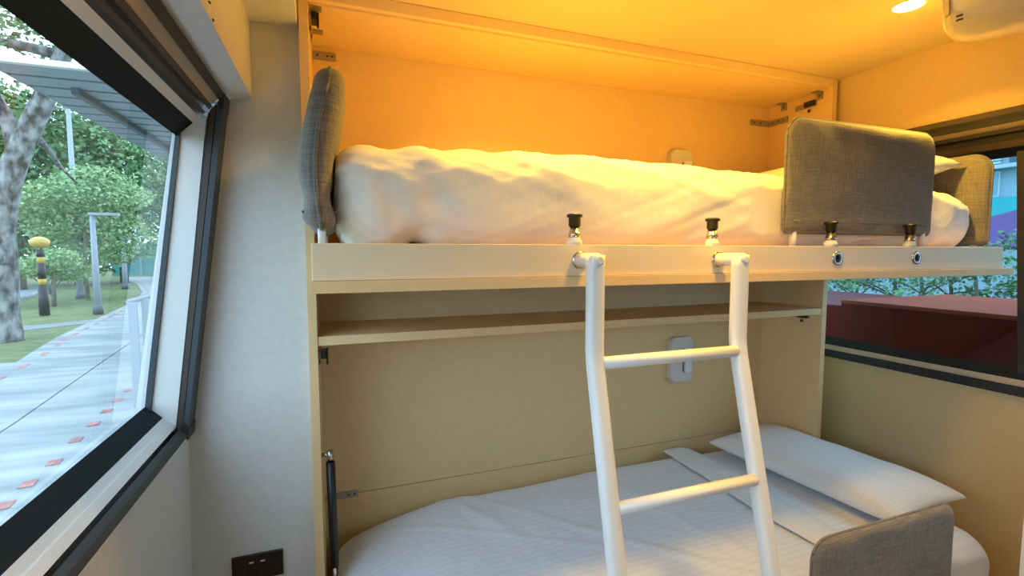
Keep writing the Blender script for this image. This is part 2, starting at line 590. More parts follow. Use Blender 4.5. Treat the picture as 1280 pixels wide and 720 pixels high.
# white partition edge at the right rim of the picture
struct(box('trim_4', 1.742, 2.145, 0.66, 0.70, FL, -0.60, M['white'], bev=0.002), 'white low partition panel in front of the right wall', 'trim')

# ================================================================== bunk cabinet
CY0, CY1 = 1.43, 1.755
cab = thing('bunk_cabinet', 'tall cream maple wall cabinet holding both bunk beds', 'cabinet', (0.93, 1.6, FL))


def kid(o, root):
    o.parent = root
    o.matrix_parent_inverse = Matrix.Translation(-Vector(root.location))
    return o


def KB(root, name, *a, **k):
    return kid(box(name, *a, **k), root)


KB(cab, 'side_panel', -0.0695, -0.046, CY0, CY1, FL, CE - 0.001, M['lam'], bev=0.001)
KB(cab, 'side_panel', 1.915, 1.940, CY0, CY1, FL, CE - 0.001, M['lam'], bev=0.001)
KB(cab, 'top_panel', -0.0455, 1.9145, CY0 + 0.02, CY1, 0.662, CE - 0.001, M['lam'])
KB(cab, 'top_lip', -0.0455, 1.9145, CY0, CY0 + 0.0195, 0.668, CE - 0.001, M['lam_edge'], bev=0.001)
KB(cab, 'back_panel', -0.0455, 1.9145, 1.735, CY1, -0.8475, 0.6615, M['lam_back'])
KB(cab, 'back_panel', -0.0455, 1.9145, 1.735, CY1, FL, -0.8500, M['lam_back'])
KB(cab, 'shelf', -0.0455, 1.9145, CY0 + 0.004, 1.7345, -0.262, -0.236, M['lam'], bev=0.0015)


def bracket(x0, x1, y0, y1, z0, z1, holes=(), face='y'):
    b = KB(cab, 'bracket', x0, x1, y0, y1, z0, z1, M['zinc'], bev=0.002)
    for (a, c) in holes:
        if face == 'y':
            h = lathe('screw', [(0, -0.001), (0.0035, -0.001), (0.0035, 0.001)], (a, y0, c), M['brown'], None, 10, 'y')
        else:
            h = lathe('screw', [(0, -0.001), (0.0035, -0.001), (0.0035, 0.001)], (x0, a, c), M['brown'], None, 10, 'x')
        h.parent = b
    return b


# upper left back bracket (three screws), upper right L bracket, lower ones
p0, p1 = atY(389, 67, 1.72), atY(420, 70, 1.72)
bracket(-0.0455, p1[0], 1.728, 1.7348, 0.622, 0.648, [(-0.03, 0.635), (0.0, 0.635), (p1[0] - 0.012, 0.635)])
bracket(1.80, 1.9145, 1.728, 1.7348, 0.352 + 0.225, 0.378 + 0.225, [(1.82, 0.59), (1.86, 0.59)])
bracket(1.909, 1.9148, 1.63, 1.73, 0.577, 0.603, [(1.65, 0.59), (1.675, 0.59), (1.71, 0.59)], 'x')
bracket(-0.043, 0.055, 1.436, 1.442, -0.112, -0.090, [(-0.025, -0.101), (0.005, -0.101), (0.04, -0.101)])
bracket(-0.0458, 0.062, 1.728, 1.7348, -0.860, -0.836, [(0.03, -0.848), (0.05, -0.848)])
# corner angle brackets under the top panel
def angle(side_x, sgn, y0, y1, ztop):
    a = KB(cab, 'angle_bracket', side_x, side_x + sgn * 0.003, y0, y1, ztop - 0.030, ztop, M['zinc'])
    b = box('bracket_flange', side_x + sgn * 0.003, side_x + sgn * 0.034, y0, y1, ztop - 0.003, ztop, M['zinc'])
    b.parent = a
    c = lathe('screw', [(0, -0.0015), (0.004, -0.0015), (0.004, 0.0015), (0, 0.0015)], (side_x + sgn * 0.003, (y0 + y1) / 2, ztop - 0.016), M['brown'], None, 10, 'x')
    c.parent = a


angle(-0.0455, 1, 1.45, 1.48, 0.6615)
angle(1.9145, -1, 1.47, 1.50, 0.6615)
angle(1.9145, -1, 1.64, 1.67, 0.6615)
angle(-0.0455, 1, 1.60, 1.63, 0.6615)


def latch(x, side, y, z):
    """black push latch on a side panel: plate, body and stem"""
    s = side
    b = KB(cab, 'latch', x, x + s * 0.006, y - 0.05, y + 0.05, z - 0.011, z + 0.011, M['zinc'], bev=0.003)
    c = KB(cab, 'latch_body', x + s * 0.006, x + s * 0.020, y - 0.048, y - 0.002, z - 0.010, z + 0.012, M['blackp'], bev=0.002)
    if s > 0:
        KB(cab, 'latch_arm', x + s * 0.020, x + s * 0.026, y - 0.040, y - 0.030, z - 0.028, z + 0.020, M['blackp'], bev=0.002)
    KB(cab, 'latch_plug', x, x + s * 0.004, y - 0.02, y - 0.008, z - 0.030, z - 0.018, M['brown'], bev=0.001)


z = atY(390, 22, 1.50)[2]
latch(-0.0455, 1, 1.53, z)
latch(-0.0455, 1, 1.50, atY(403, 443, 1.47)[2])
latch(1.9145, -1, 1.545, atY(1010, 130, 1.52)[2])
latch(1.9145, -1, 1.535, atY(1018, 394, 1.50)[2])

# gas strut on the lower left
gs = kid(tube('gas_strut', [(-0.022, 1.452, -0.605), (-0.019, 1.452, -0.92)], 0.0125, M['blackp'], None, 14), cab)
for nm, pts, r, mt in (('piston_rod', [(-0.019, 1.452, -0.92), (-0.017, 1.452, -1.02)], 0.005, 'chrome'),
                       ('end_fitting', [(-0.022, 1.452, -0.605), (-0.023, 1.452, -0.572)], 0.009, 'chrome'),
                       ('ball_stud', [(-0.0455, 1.452, -0.582), (-0.018, 1.452, -0.582)], 0.006, 'chrome')):
    o = tube(nm, pts, r, M[mt], None, 10)
    o.parent = gs

# ================================================================== bunks
RY0, RY1 = 0.885, 0.910
HOLES = [0.478, 0.838, 1.229, 1.546]


def bunk(name, dz, label, RY0):
    RY1 = RY0 + 0.025
    root = thing(name, label, 'bed', (0.96, 1.2, dz - 0.07))
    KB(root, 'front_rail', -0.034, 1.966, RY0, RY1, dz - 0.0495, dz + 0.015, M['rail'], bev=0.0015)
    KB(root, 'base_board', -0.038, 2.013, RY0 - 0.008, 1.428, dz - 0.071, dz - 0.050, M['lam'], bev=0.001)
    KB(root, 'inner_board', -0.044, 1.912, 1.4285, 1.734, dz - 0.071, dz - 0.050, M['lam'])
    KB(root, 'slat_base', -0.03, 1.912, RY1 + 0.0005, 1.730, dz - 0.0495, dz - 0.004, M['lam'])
    for hx in HOLES:
        r = kid(lathe('socket_ring', [(0.0095, 0.004), (0.0095, -0.004), (0.0175, -0.004), (0.019, -0.001), (0.019, 0.004)], (hx, RY0, dz - 0.017), M['chrome'], None, 24, 'y'), root)
        k = lathe('socket_hole', [(0.0, -0.001), (0.0098, -0.001), (0.0098, 0.003), (0, 0.003)], (hx, RY0 - 0.0005, dz - 0.017), M['hole'], None, 20, 'y')
        k.parent = r
        # spring plunger above the socket
        px = hx - 0.006
        yb = RY0 + 0.015
        b = kid(lathe('plunger_base', [(0, 0.015), (0.0165, 0.015), (0.0155, 0.024), (0.0125, 0.027), (0.0125, 0.030), (0, 0.030)], (px, yb, dz), M['white'], None, 18), root)
        for nm, prof, mt in (('plunger_pin', [(0, 0.0295), (0.0125, 0.0295), (0.0125, 0.040), (0.0105, 0.041), (0.0105, 0.054), (0, 0.054)], 'chrome'),
                             ('plunger_knob', [(0, 0.0535), (0.0125, 0.0535), (0.0125, 0.071), (0.0165, 0.072), (0.0165, 0.077), (0.013, 0.079), (0, 0.079)], 'blackp')):
            o = lathe(nm, prof, (px, yb, dz), M[mt], None, 18)
            o.parent = b
    return root


DZL = -1.11
bunk('upper_bunk', 0.0, 'folded down upper bunk bed with beige rail and ladder sockets', 0.885)
bunk('lower_bunk', DZL, 'lower bunk bed frame under the striped mattress', 0.755)


# ---- soft goods
def nz(x, y, z, s=1.0):
    return noise.noise(Vector((x * s, y * s, z * s)))


def round_box(name, lo, hi, r, step, disp, mt, parent=None):
    lo = np.array(lo, float)
    hi = np.array(hi, float)
    r = np.array(r, float)
    n = np.maximum(2, np.round((hi - lo) / step).astype(int))
    vid = {}
    vs = []
    fs = []

    def vert(i, j, k):
        key = (i, j, k)
        if key not in vid:
            t = np.array([i / n[0], j / n[1], k / n[2]])
            p = lo + (hi - lo) * t
            q = np.clip(p, lo + r, hi - r)
            d = (p - q) / r
            L = np.linalg.norm(d)
            nn = np.array([0, 0, 1.0])
            if L > 1e-9:
                m_ = np.max(np.abs(d))
                d2 = d / L * m_
                nn = d / L
                p = q + r * d2
            vid[key] = len(vs)
            vs.append(disp(p, nn))
        return vid[key]
    for a, b, c in ((0, 1, 2), (1, 2, 0), (0, 2, 1)):
        for side in (0, n[c]):
            for i in range(n[a]):
                for j in range(n[b]):
                    def ix(u, v):
                        t = [0, 0, 0]
                        t[a], t[b], t[c] = u, v, side
                        return vert(*t)
                    fs.append((ix(i, j), ix(i + 1, j), ix(i + 1, j + 1), ix(i, j + 1)))
    return pyd(name, vs, fs, mt, parent, True)


def fold(x, y, a, c, wdt):
    """soft ridge along the line a*x+... used for drawn cloth folds"""
    return math.exp(-((a - c) / wdt) ** 2)


def disp_upper(p, n):
    x, y, z = p
    side = max(0.0, -n[1])            # front face
    top = max(0.0, n[2])
    d = 0.0
    d += 0.007 * nz(x * 1.6, y * 2.5, z * 2.0 + 3)
    d += 0.004 * top * nz(x * 5 + y * 6, y * 2 - x, 1.7)
    # slanted drag folds near the top front edge
    s = x - 1.3 * (z - 0.2) * 2.2
    d += 0.004 * nz(s * 7, z * 2.0, 8.1) * (0.3 + 0.7 * min(1, max(0, (z - 0.06) / 0.1)))
    d += 0.0035 * nz(s * 19, z * 3, 4.4)
    # drag creases running down to the right over the top front edge
    hh = z + 0.9 * y
    ca, sa = math.cos(0.36), math.sin(0.36)
    al, ac = ca * x - sa * hh, sa * x + ca * hh
    e = min(1.0, max(0.0, (z - 0.07) / 0.08)) * (1.0 if y < 1.25 else 0.5)
    rg_ = 1 - abs(nz(al * 1.6 + 2, ac * 17, 6.6)) * 2.2
    d += 0.006 * e * max(0, rg_) ** 2
    rg_ = 1 - abs(nz(al * 1.7, ac * 38, 1.6)) * 2.4
    d += 0.0028 * e * max(0, rg_) ** 2
    # deep folds at the left front corner
    if x < 0.45:
        k = (0.45 - x) / 0.45
        d += k * 0.020 * nz((x + 0.55 * z) * 16, z * 3.0, 2.2)
        d += -0.030 * k * math.exp(-((x - 0.17 - 0.25 * (z - 0.03)) / 0.035) ** 2) * max(0, (0.16 - z) / 0.16)
    if x > 1.6:
        k = (x - 1.6) / 0.35
        d += k * 0.016 * nz((x - 0.5 * z) * 13, z * 4.0 + y * 3, 7.2)
    # dents where the plunger knobs press
    for hx in HOLES:
        d -= 0.010 * side * math.exp(-((x - hx) / 0.05) ** 2 - ((z - 0.055) / 0.05) ** 2)
    q = np.array([x, y, z]) + n * d
    # crown
    q[2] += (0.006 * math.sin(PI * min(1, max(0, (x + 0.01) / 1.94))) - 0.018 * max(0, (x - 0.7) / 1.2)) * (1 if z > 0.1 else 0) * top
    # hem: lifted in places along the front
    if z < 0.03 and y < 1.0:
        q[2] = max(0.0165 if y < 0.92 else 0.0, q[2]) + 0.016 * max(0, nz(x * 9, 0, 5.5) - 0.15)
    q[2] = max(q[2], -0.002)
    g_ = min(1.0, max(0.0, (q[0] - 0.92) / 0.14)) * min(1.0, max(0.0, (1.84 - q[0]) / 0.12))
    q[1] = max(q[1], 0.9285 + 0.0285 * g_ * g_ * (3 - 2 * g_))
    q[0] = min(max(q[0], 0.003 + 0.085 * max(0.0, q[2] - 0.10)), 1.926)
    # keep inside the cabinet
    if q[1] > 1.40:
        q[0] = min(max(q[0], -0.035), 1.905)
        q[1] = min(q[1], 1.728)
    return q


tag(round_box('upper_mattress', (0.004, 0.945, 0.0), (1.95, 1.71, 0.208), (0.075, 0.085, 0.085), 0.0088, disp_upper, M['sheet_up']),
    'upper bunk mattress wrapped in a rumpled white duvet', 'mattress')


def disp_lower(p, n):
    x, y, z = p
    zz = z - DZL
    top = max(0.0, n[2])
    d = 0.008 * nz(x * 1.6 + 5, y * 2.5, zz * 2.0)
    d += 0.006 * top * nz(x * 4 + y * 3, y * 5 - x * 2, 3.7)
    # long soft creases running across the bed
    for c, k, wd, am in ((0.55, 0.5, 0.03, 0.008), (0.78, 0.9, 0.02, 0.007), (0.33, -0.4, 0.035, -0.008), (1.05, 0.25, 0.025, 0.007), (0.66, 1.6, 0.014, 0.006)):
        u = x - c + k * (y - 1.25) + 0.03 * nz(y * 5, x * 2, c)
        d += top * am * math.exp(-(u / wd) ** 2) * (0.5 + 0.5 * nz(y * 3, c * 9, 1.1))
    q = np.array([x, y, z]) + n * d
    q[2] += 0.012 * top * math.sin(PI * min(1, max(0, x / 1.93)))
    # foot end droops
    if x < 0.35:
        q[2] -= 0.07 * ((0.35 - x) / 0.35) ** 2 * top
    if y > 1.5 and x < 0.4:
        q[2] -= top * 0.03 * ((0.4 - x) / 0.4) * ((y - 1.5) / 0.22)
    q[2] = max(q[2], DZL - 0.002)
    q[1] = max(q[1], 0.829 if q[0] > 0.95 else 0.80)
    if q[1] > 1.40:
        q[0] = min(max(q[0], -0.035), 1.905)
        q[1] = min(q[1], 1.728)
    return q


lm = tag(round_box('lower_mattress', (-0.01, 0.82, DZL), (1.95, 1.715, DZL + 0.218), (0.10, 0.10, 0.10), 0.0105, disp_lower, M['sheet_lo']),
         'lower bunk mattress made up with a white striped sheet', 'mattress')


def cloth_top(x, y):
    """height of the lower mattress top"""
    q = disp_lower(np.array([x, y, DZL + 0.218]), np.array([0, 0, 1.0]))
    return q[2]


# folded-back band of the duvet on the lower bed
vs, fs = [], []
NX, NY = 26, 60
for j in range(NY + 1):
    y = 1.69 - (1.69 - 0.85) * j / NY
    for i in range(NX + 1):
        t = i / NX
        x0 = 1.335 + 0.012 * nz(y * 6, 0, 3)
        x = x0 + 0.135 * t
        pr = math.sin(PI * min(1, max(0, t))) ** 0.45
        zt = cloth_top(x, y) + 0.004 + 0.015 * pr * (1 - 0.55 * t) + 0.004 * nz(x * 20, y * 9, 7)
        vs.append((x, y, zt))
for j in range(NY):
    for i in range(NX):
        a = j * (NX + 1) + i
        fs.append((a, a + 1, a + NX + 2, a + NX + 1))
fb = pyd('folded_band', vs, fs, M['sheet_plain'], lm, True)
sm = fb.modifiers.new('thick', 'SOLIDIFY')
sm.thickness = 0.006
sm.offset = 1


def pillow(name, loc, a, b, h, rot, tilt, mt, label, seed, disp=0.006):
    N = 44
    vs, fs = [], []
    Rz = Matrix.Rotation(rot, 3, 'Z') @ Matrix.Rotation(tilt[0], 3, 'X') @ Matrix.Rotation(tilt[1], 3, 'Y')
    L = Vector(loc)
    for s in (1, -1):
        for j in range(N + 1):
            v = -1 + 2 * j / N
            for i in range(N + 1):
                u = -1 + 2 * i / N
                pu = u * (1 - 0.07 * (1 - v * v)) if True else u
                pv = v * (1 - 0.09 * (1 - u * u))
                th = max(0, (1 - u ** 4)) ** 0.55 * max(0, (1 - v ** 4)) ** 0.55
                z_ = s * h * th * (1.0 if s > 0 else 0.55)
                edge = max(abs(u), abs(v)) ** 6
                wr = disp * (nz(u * 2.2 + seed, v * 2.2, s) + 0.7 * edge * nz(u * 9, v * 9, seed)) * (1 - max(abs(u), abs(v)) ** 10)
                vs.append(L + Rz @ Vector((a * pu, b * pv, z_ + wr)))
    K = (N + 1) ** 2
    for s in range(2):
        for j in range(N):
            for i in range(N):
                q = s * K + j * (N + 1) + i
                fs.append((q, q + 1, q + N + 2, q + N + 1))
    o = pyd(name, vs, fs, mt, None, True)
    bm = bmesh.new()
    bm.from_mesh(o.data)
    bmesh.ops.remove_doubles(bm, verts=bm.verts, dist=1e-5)
    bmesh.ops.recalc_face_normals(bm, faces=bm.faces)
    bm.to_mesh(o.data)
    bm.free()
    for p in o.data.polygons:
        p.use_smooth = True
    return tag(o, label, 'pillow')


pillow('pillow', (1.735, 1.33, 0.262), 0.180, 0.36, 0.075, 0.02, (-0.03, -0.06), M['pillow'], 'white pillow on the upper bunk behind the grey guard', 3.1)
pillow('pillow', (1.755, 1.29, -0.830), 0.185, 0.385, 0.066, 0.10, (0.0, -0.05), M['pillow'], 'plump white striped pillow on the lower bunk', 9.4)


def guard(name, width, height, thick, place, label, bend=None, corner=0.055, seed=1.0, legs=True, rail_z=0.0):
    """upholstered bed guard: local u along the panel, w up, t across; place maps (u,t,w) to the room"""
    root = thing(name, label, 'bed guard', place(0, 0, -0.04))
    inv = Matrix.Translation(-Vector(root.location))
    out = rrect2(-width / 2, width / 2, 0, height, corner, 0.014, 7)
    # densify the outline
    dens = []
    for i in range(len(out)):
        a, b = Vector(out[i]), Vector(out[(i + 1) % len(out)])
        k = max(1, int((b - a).length / 0.02))
        for q in range(k):
            dens.append(a.lerp(b, q / k))
    c = Vector((0, height / 2))
    S = [0.0, 0.15, 0.3, 0.42, 0.54, 0.65, 0.74, 0.81, 0.87, 0.91, 0.94, 0.965, 0.983, 0.994, 1.0]
    vs, fs = [], []
    n = len(dens)

    def put(u, t, w_):
        if bend:
            u, t, w_ = bend(u, t, w_)
        return place(u, t, w_)
    for sgn in (1, -1):
        base = len(vs)
        for s in S:
            for p in dens:
                e = c + (p - c) * s
                t = sgn * thick / 2 * max(0, 1 - s ** 12) ** 0.5
                # soft dents near the lower sewn hem
                t *= 1 - 0.30 * math.exp(-((e.y - 0.055) / 0.022) ** 2)
                t += sgn * 0.006 * nz(e.x * 9 + seed, e.y * 9, sgn) * (1 - s ** 8)
                vs.append(put(e.x, t, e.y))
        for k in range(len(S) - 1):
            for i in range(n):
                a = base + k * n + i
                b = base + k * n + (i + 1) % n
                fs.append((a, b, b + n, a + n))
    o = pyd('cushion', vs, fs, M['fabric'], None, True)
    bm = bmesh.new()
    bm.from_mesh(o.data)
    bmesh.ops.remove_doubles(bm, verts=bm.verts, dist=1e-5)
    bmesh.ops.recalc_face_normals(bm, faces=bm.faces)
    bm.to_mesh(o.data)
    bm.free()
    for p in o.data.polygons:
        p.use_smooth = True
    o.parent = root
    o.matrix_parent_inverse = inv
    pts = [put(p.x, 0, p.y) for p in dens]
    pts.append(pts[0])
    bm = bmesh.new()
    sweep_bm(bm, pts, 0.0035, 8)
    k = from_bm('piping', bm, M['piping'], None, True)
    k.parent = o
    # hem seam along the bottom of both faces
    for sgn in (-1, 1):
        bm = bmesh.new()
        sweep_bm(bm, [put(-width / 2 + 0.022 + (width - 0.044) * k_ / 12, sgn * thick * 0.42, 0.030) for k_ in range(13)], 0.0022, 6)
        hs = from_bm('hem_seam', bm, M['piping'], None, True)
        hs.parent = o
    if legs:
        for sx in (-1, 1):
            u = sx * (width / 2 - 0.035)
            bm = bmesh.new()
            sweep_bm(bm, [place(u, 0, 0.01), place(u, 0, -0.034)], 0.007, 10, 1.3, 3)
            g = from_bm('leg', bm, M['white'], None, True)
            g.parent = root
            g.matrix_parent_inverse = inv
    return root


# front right guard of the upper bunk
guard('bed_guard', 0.59, 0.295, 0.034, lambda u, t, w_: (1.388 + u, 0.9335 + t, 0.050 + w_),
      'wide grey bed guard on the front rail of the upper bunk', None, 0.05, 1.3)
# left and right end guards
def bendL(u, t, w_):
    return u, t - 0.016 * math.sin(PI * min(1, w_ / 0.26)) + 0.022 * (w_ / 0.3), w_
guard('bed_guard', 0.49, 0.300, 0.064, lambda u, t, w_: (-0.018 + t, 1.168 + u, 0.042 + w_),
      'grey bed guard seen edge on at the foot of the upper bunk', bendL, 0.075, 4.3)
guard('bed_guard', 0.48, 0.290, 0.050, lambda u, t, w_: (1.955 + t, 1.16 + u, 0.022 + w_),
      'grey bed guard at the pillow end of the upper bunk', None, 0.055, 6.1)
# lower front guard
guard('bed_guard', 0.555, 0.362, 0.036, lambda u, t, w_: (1.358 + u, 0.804 + t, DZL + 0.044 + w_),
      'grey bed guard on the front rail of the lower bunk', None, 0.055, 8.3)

# ================================================================== ladder
LX = [HOLES[0] - 0.003, HOLES[1] - 0.002]
lad = thing('bunk_ladder', 'white tubular bunk ladder hooked into the upper bed rail', 'ladder', (0.655, 0.6, FL))
KZ = -0.205
lean = lambda z: 0.818 + (z - KZ) * 0.24 if z < KZ else 0.818
ENDZ = FL + 0.017
for x in LX:
    pts = [(x, 0.818, -0.006), (x, 0.818, -0.03), (x, 0.818, -0.12), (x, 0.818, KZ + 0.018), (x, 0.8165, KZ), (x, lean(KZ - 0.03), KZ - 0.03)]
    for k in range(1, 8):
        zz = KZ - 0.03 + (ENDZ - KZ + 0.03) * k / 7
        pts.append((x, lean(zz), zz))
    s = kid(tube('stile', pts, 0.0158, M['ladder'], None, 20, 1.08, 2.8, (0, 1, 0)), lad)
    f = tube('foot_cap', [(x, lean(ENDZ), ENDZ + 0.025), (x, lean(FL), FL + 0.0005)], 0.019, M['blackp'], None, 16)
    f.parent = s
    h = [(x, 0.8848, -0.017), (x, 0.83, -0.0165), (x, 0.812, -0.0165), (x, 0.804, -0.0165), (x, 0.800, -0.0165)]
    kid(tube('hook', h, [0.0145, 0.0145, 0.0145, 0.012, 0.006], M['ladder'], None, 18), lad)
for i, zz in enumerate((-0.217, -0.480, -0.743, -1.006, -1.269)):
    y = lean(zz) - 0.004
    kid(tube('rung', [(LX[0] + 0.012, y, zz), (LX[1] - 0.012, y, zz)], 0.0125, M['ladder'], None, 18), lad)

# ================================================================== wall plates and socket
def plate(x0, x1, z0, z1, label, seed):
    y = 1.735
    root = thing('reading_lamp_switch', label, 'switch', ((x0 + x1) / 2, y, z0))
    inv = Matrix.Translation(-Vector(root.location))

    def K(o, par=root):
        o.parent = par
        o.matrix_parent_inverse = inv
        return o
    pl = K(prism('plate', rrect(x0, x1, z0, z1, 0.022, 6), 'y', y - 0.026, y - 0.0003, M['plate'], bev=0.004))
    cx = x0 + (x1 - x0) * 0.66
    K(box('lamp_body', cx - 0.010, cx + 0.024, y - 0.040, y - 0.0255, z0 + 0.040, z1 - 0.046, M['white'], bev=0.004))
    K(box('slot', cx - 0.016, cx - 0.0115, y - 0.0275, y - 0.0255, z0 + 0.044, z1 - 0.052, M['brown']))
    K(box('button', cx - 0.034, cx - 0.026, y - 0.030, y - 0.0255, z0 + 0.036, z0 + 0.056, M['white'], bev=0.002))
    return root


plate(1.350, 1.462, 0.230, 0.432, 'cream wall plate just above the upper mattress', 1)
plate(1.376, 1.494, -0.572, -0.374, 'grey wall plate on the lower back panel behind the ladder', 2)

x0, x1 = -0.2845, -0.156
z0, z1 = -0.919, -0.846
so = thing('wall_socket', 'black double wall socket with two usb ports below the window corner', 'socket', ((x0 + x1) / 2, YN, z0))


def SK(o, par=so):
    o.parent = par
    o.matrix_parent_inverse = Matrix.Translation(-Vector(so.location))
    return o


sp = SK(box('plate', x0, x1, YN - 0.009, YN - 0.0003, z0, z1, M['socket'], bev=0.0015))
for ux in (-0.236, -0.208):
    SK(box('usb_port', ux - 0.0055, ux + 0.0055, YN - 0.0105, YN - 0.0085, z1 - 0.022, z1 - 0.0185, M['plate']))
for ux in (-0.257, -0.184):
    SK(box('pin_hole', ux - 0.003, ux + 0.003, YN - 0.0094, YN - 0.0088, z1 - 0.038, z1 - 0.026, M['hole']))
    for s in (-1, 1):
        SK(box('pin_hole', ux + s * 0.011 - 0.004, ux + s * 0.011 + 0.004, YN - 0.0094, YN - 0.0088, z1 - 0.052, z1 - 0.047, M['hole']))
for ux in (-0.228, -0.213):
    SK(box('rocker', ux - 0.006, ux + 0.006, YN - 0.0125, YN - 0.0088, z1 - 0.056, z1 - 0.034, M['socket'], bev=0.001))

# ================================================================== ceiling projector and downlights
pj = thing('ceiling_projector', 'rounded cream projector mounted on the ceiling at the right', 'projector', (1.66, 0.62, 0.56))


def PK(o, par=pj):
    o.parent = par
    o.matrix_parent_inverse = Matrix.Translation(-Vector(pj.location))
    return o


PC = Vector((1.455, 0.613))
PA = math.radians(27)


def plan(s, n=48, a=0.30, b=0.175, e=4.5):
    out = []
    for k in range(n):
        th = 2 * PI * k / n
        c, si = math.cos(th), math.sin(th)
        x = math.copysign(abs(c) ** (2 / e), c) * a * s
        y = math.copysign(abs(si) ** (2 / e), si) * b * s
        out.append((PC.x + x * math.cos(PA) - y * math.sin(PA), PC.y + x * math.sin(PA) + y * math.cos(PA)))
    return out


vs, fs = [], []
lv = [(0.0, 0.552), (0.4, 0.553), (0.7, 0.556), (0.86, 0.561), (0.95, 0.570), (0.99, 0.584), (1.0, 0.60), (1.0, 0.65), (0.98, 0.675), (0.94, 0.686)]
for s, zz in lv:
    for x, y in plan(s):
        vs.append((x, y, zz))
n = 48
for k in range(len(lv) - 1):
    for i in range(n):
        fs.append((k * n + i, k * n + (i + 1) % n, (k + 1) * n + (i + 1) % n, (k + 1) * n + i))
fs.append([(len(lv) - 1) * n + i for i in range(n)])
PK(pyd('body', vs, fs, M['ac'], None, True))
PK(box('ceiling_mount', PC.x - 0.09, PC.x + 0.09, PC.y - 0.07, PC.y + 0.07, 0.684, CE - 0.0005, M['white'], bev=0.004))
for k in range(2):
    q = atZ(1199.5, 19.5 + 5.0 * k, 0.5525)
    q2 = atZ(1204.5, 17.5 + 5.0 * k, 0.5525)
    bm = bmesh.new()
    sweep_bm(bm, [tuple(atZ(1195.5, 21 + 5 * k, 0.5545)), tuple(atZ(1203.5, 18.3 + 5 * k, 0.5545))], 0.0022, 8)
    PK(from_bm('vent_slot', bm, M['brown']))
bm = bmesh.new()
sweep_bm(bm, [tuple(atZ(1187, -14, 0.560)), tuple(atZ(1187.2, 12, 0.560)), tuple(atZ(1186.5, 19, 0.560)), tuple(atZ(1182, 22, 0.562))], 0.0012, 6)
PK(from_bm('panel_seam', bm, M['brown']))

for i, (x, y, pw) in enumerate(DOWNLIGHTS):
    lab = ['round recessed downlight in the ceiling near the projector', 'round recessed downlight over the middle of the upper bunk',
           'unseen downlight added as fill over the ladder side of the room', 'unseen downlight added as fill at the far end of the room'][i]
    dl = thing('ceiling_downlight', lab, 'downlight', (x, y, CE - 0.004), 'ceiling downlights')
    rr = (0.036, 0.036, 0.064, 0.036)[i]
    a = lathe('trim_ring', [(rr, -0.0020), (rr + 0.005, -0.0018), (rr + 0.006, 0), (rr, 0)], (x, y, CE - 0.0005), M['white'], None, 32)
    b = lathe('lens', [(0, -0.0022), (rr - 0.0005, -0.0022), (rr - 0.0005, -0.0005)], (x, y, CE - 0.0005), emit('downlight_lens', (1.0, 0.78, 0.45), 14), None, 32)
    for o in (a, b):
        o.parent = dl
        o.matrix_parent_inverse = Matrix.Translation(-Vector(dl.location))
    L = bpy.data.lights.new('downlight_lamp', 'AREA')
    L.shape = 'DISK'
    L.size = (0.066, 0.066, 0.12, 0.066)[i]
    L.energy = LAMP_W * pw
    L.color = WARM
    L.spread = math.radians((135, 135, 118, 135)[i])
    lo = bpy.data.objects.new('downlight_lamp', L)
    COL.objects.link(lo)
    lo.parent = dl
    lo.location = (0, 0, -0.003)

# ================================================================== outside, left of the bus
G = -2.40
ground = struct(box('ground', -70, 40, -30, 90, G - 0.3, G - 0.03, M['grass']), 'green lawn outside the left window', 'lawn')
edge = [(-6.55, 13.5), (-6.95, 15.2), (-7.36, 17.0), (-7.75, 19.4), (-8.64, 25.2), (-9.3, 29.1), (-10.8, 34.8), (-13.9, 43.8), (-19.0, 56)]
crack = [(-3.6, 2.0), (-4.27, 8.6), (-4.84, 13.1), (-5.09, 15.2), (-5.9, 22), (-6.9, 30), (-9.0, 40), (-14.0, 56)]
pth = empty_struct('path', 'pale concrete path running away from the bus', 'path')
prism('paving_slab', [(-20, 4.0), (-3.8, 4.0)] + crack[1:] + edge[::-1] + [(-20, 13.3)], 'z', G - 0.05, G, M['path'], pth)
off = 0.025
prism('paving_slab', [(-0.7, -8), (-3.0, -8), (-3.7 + off, 2.0)] + [(x + off, y) for x, y in crack[1:]] + [(-8, 56), (-1.0, 45), (-0.7, 20)], 'z', G - 0.05, G - 0.004, M['path'], pth)
# red dashes along both edges
rng = random.Random(3)


def dash(x, y, dx, dy, wd):
    L_ = math.hypot(dx, dy)
    ux, uy = dx / L_, dy / L_
    nx_, ny_ = -uy, ux
    poly = [(x - dx / 2 - nx_ * wd / 2, y - dy / 2 - ny_ * wd / 2), (x + dx / 2 - nx_ * wd / 2, y + dy / 2 - ny_ * wd / 2),
            (x + dx / 2 + nx_ * wd / 2, y + dy / 2 + ny_ * wd / 2), (x - dx / 2 + nx_ * wd / 2, y - dy / 2 + ny_ * wd / 2)]
    prism('edge_marking', poly, 'z', G - 0.002, G + 0.006, M['redmark'], pth)


for (px, py) in ((5, 632), (35, 605), (68, 578), (95, 550), (117, 530), (133, 514), (147, 500), (160, 488)):
    q = atZ(px, py, G)
    dash(q[0], q[1], -0.03, 0.17, 0.12)
E2 = [(-5.9, 11.2)] + [(x + 0.32, y) for x, y in edge]
tot = 0
for (a, b) in zip(E2, E2[1:]):
    a, b = Vector(a), Vector(b)
    d = b - a
    k = max(1, int(d.length / 0.9))
    for j in range(k):
        c = a + d * ((j + 0.5) / k)
        dash(c.x, c.y, d.x / d.length * 0.5, d.y / d.length * 0.42, 0.11)
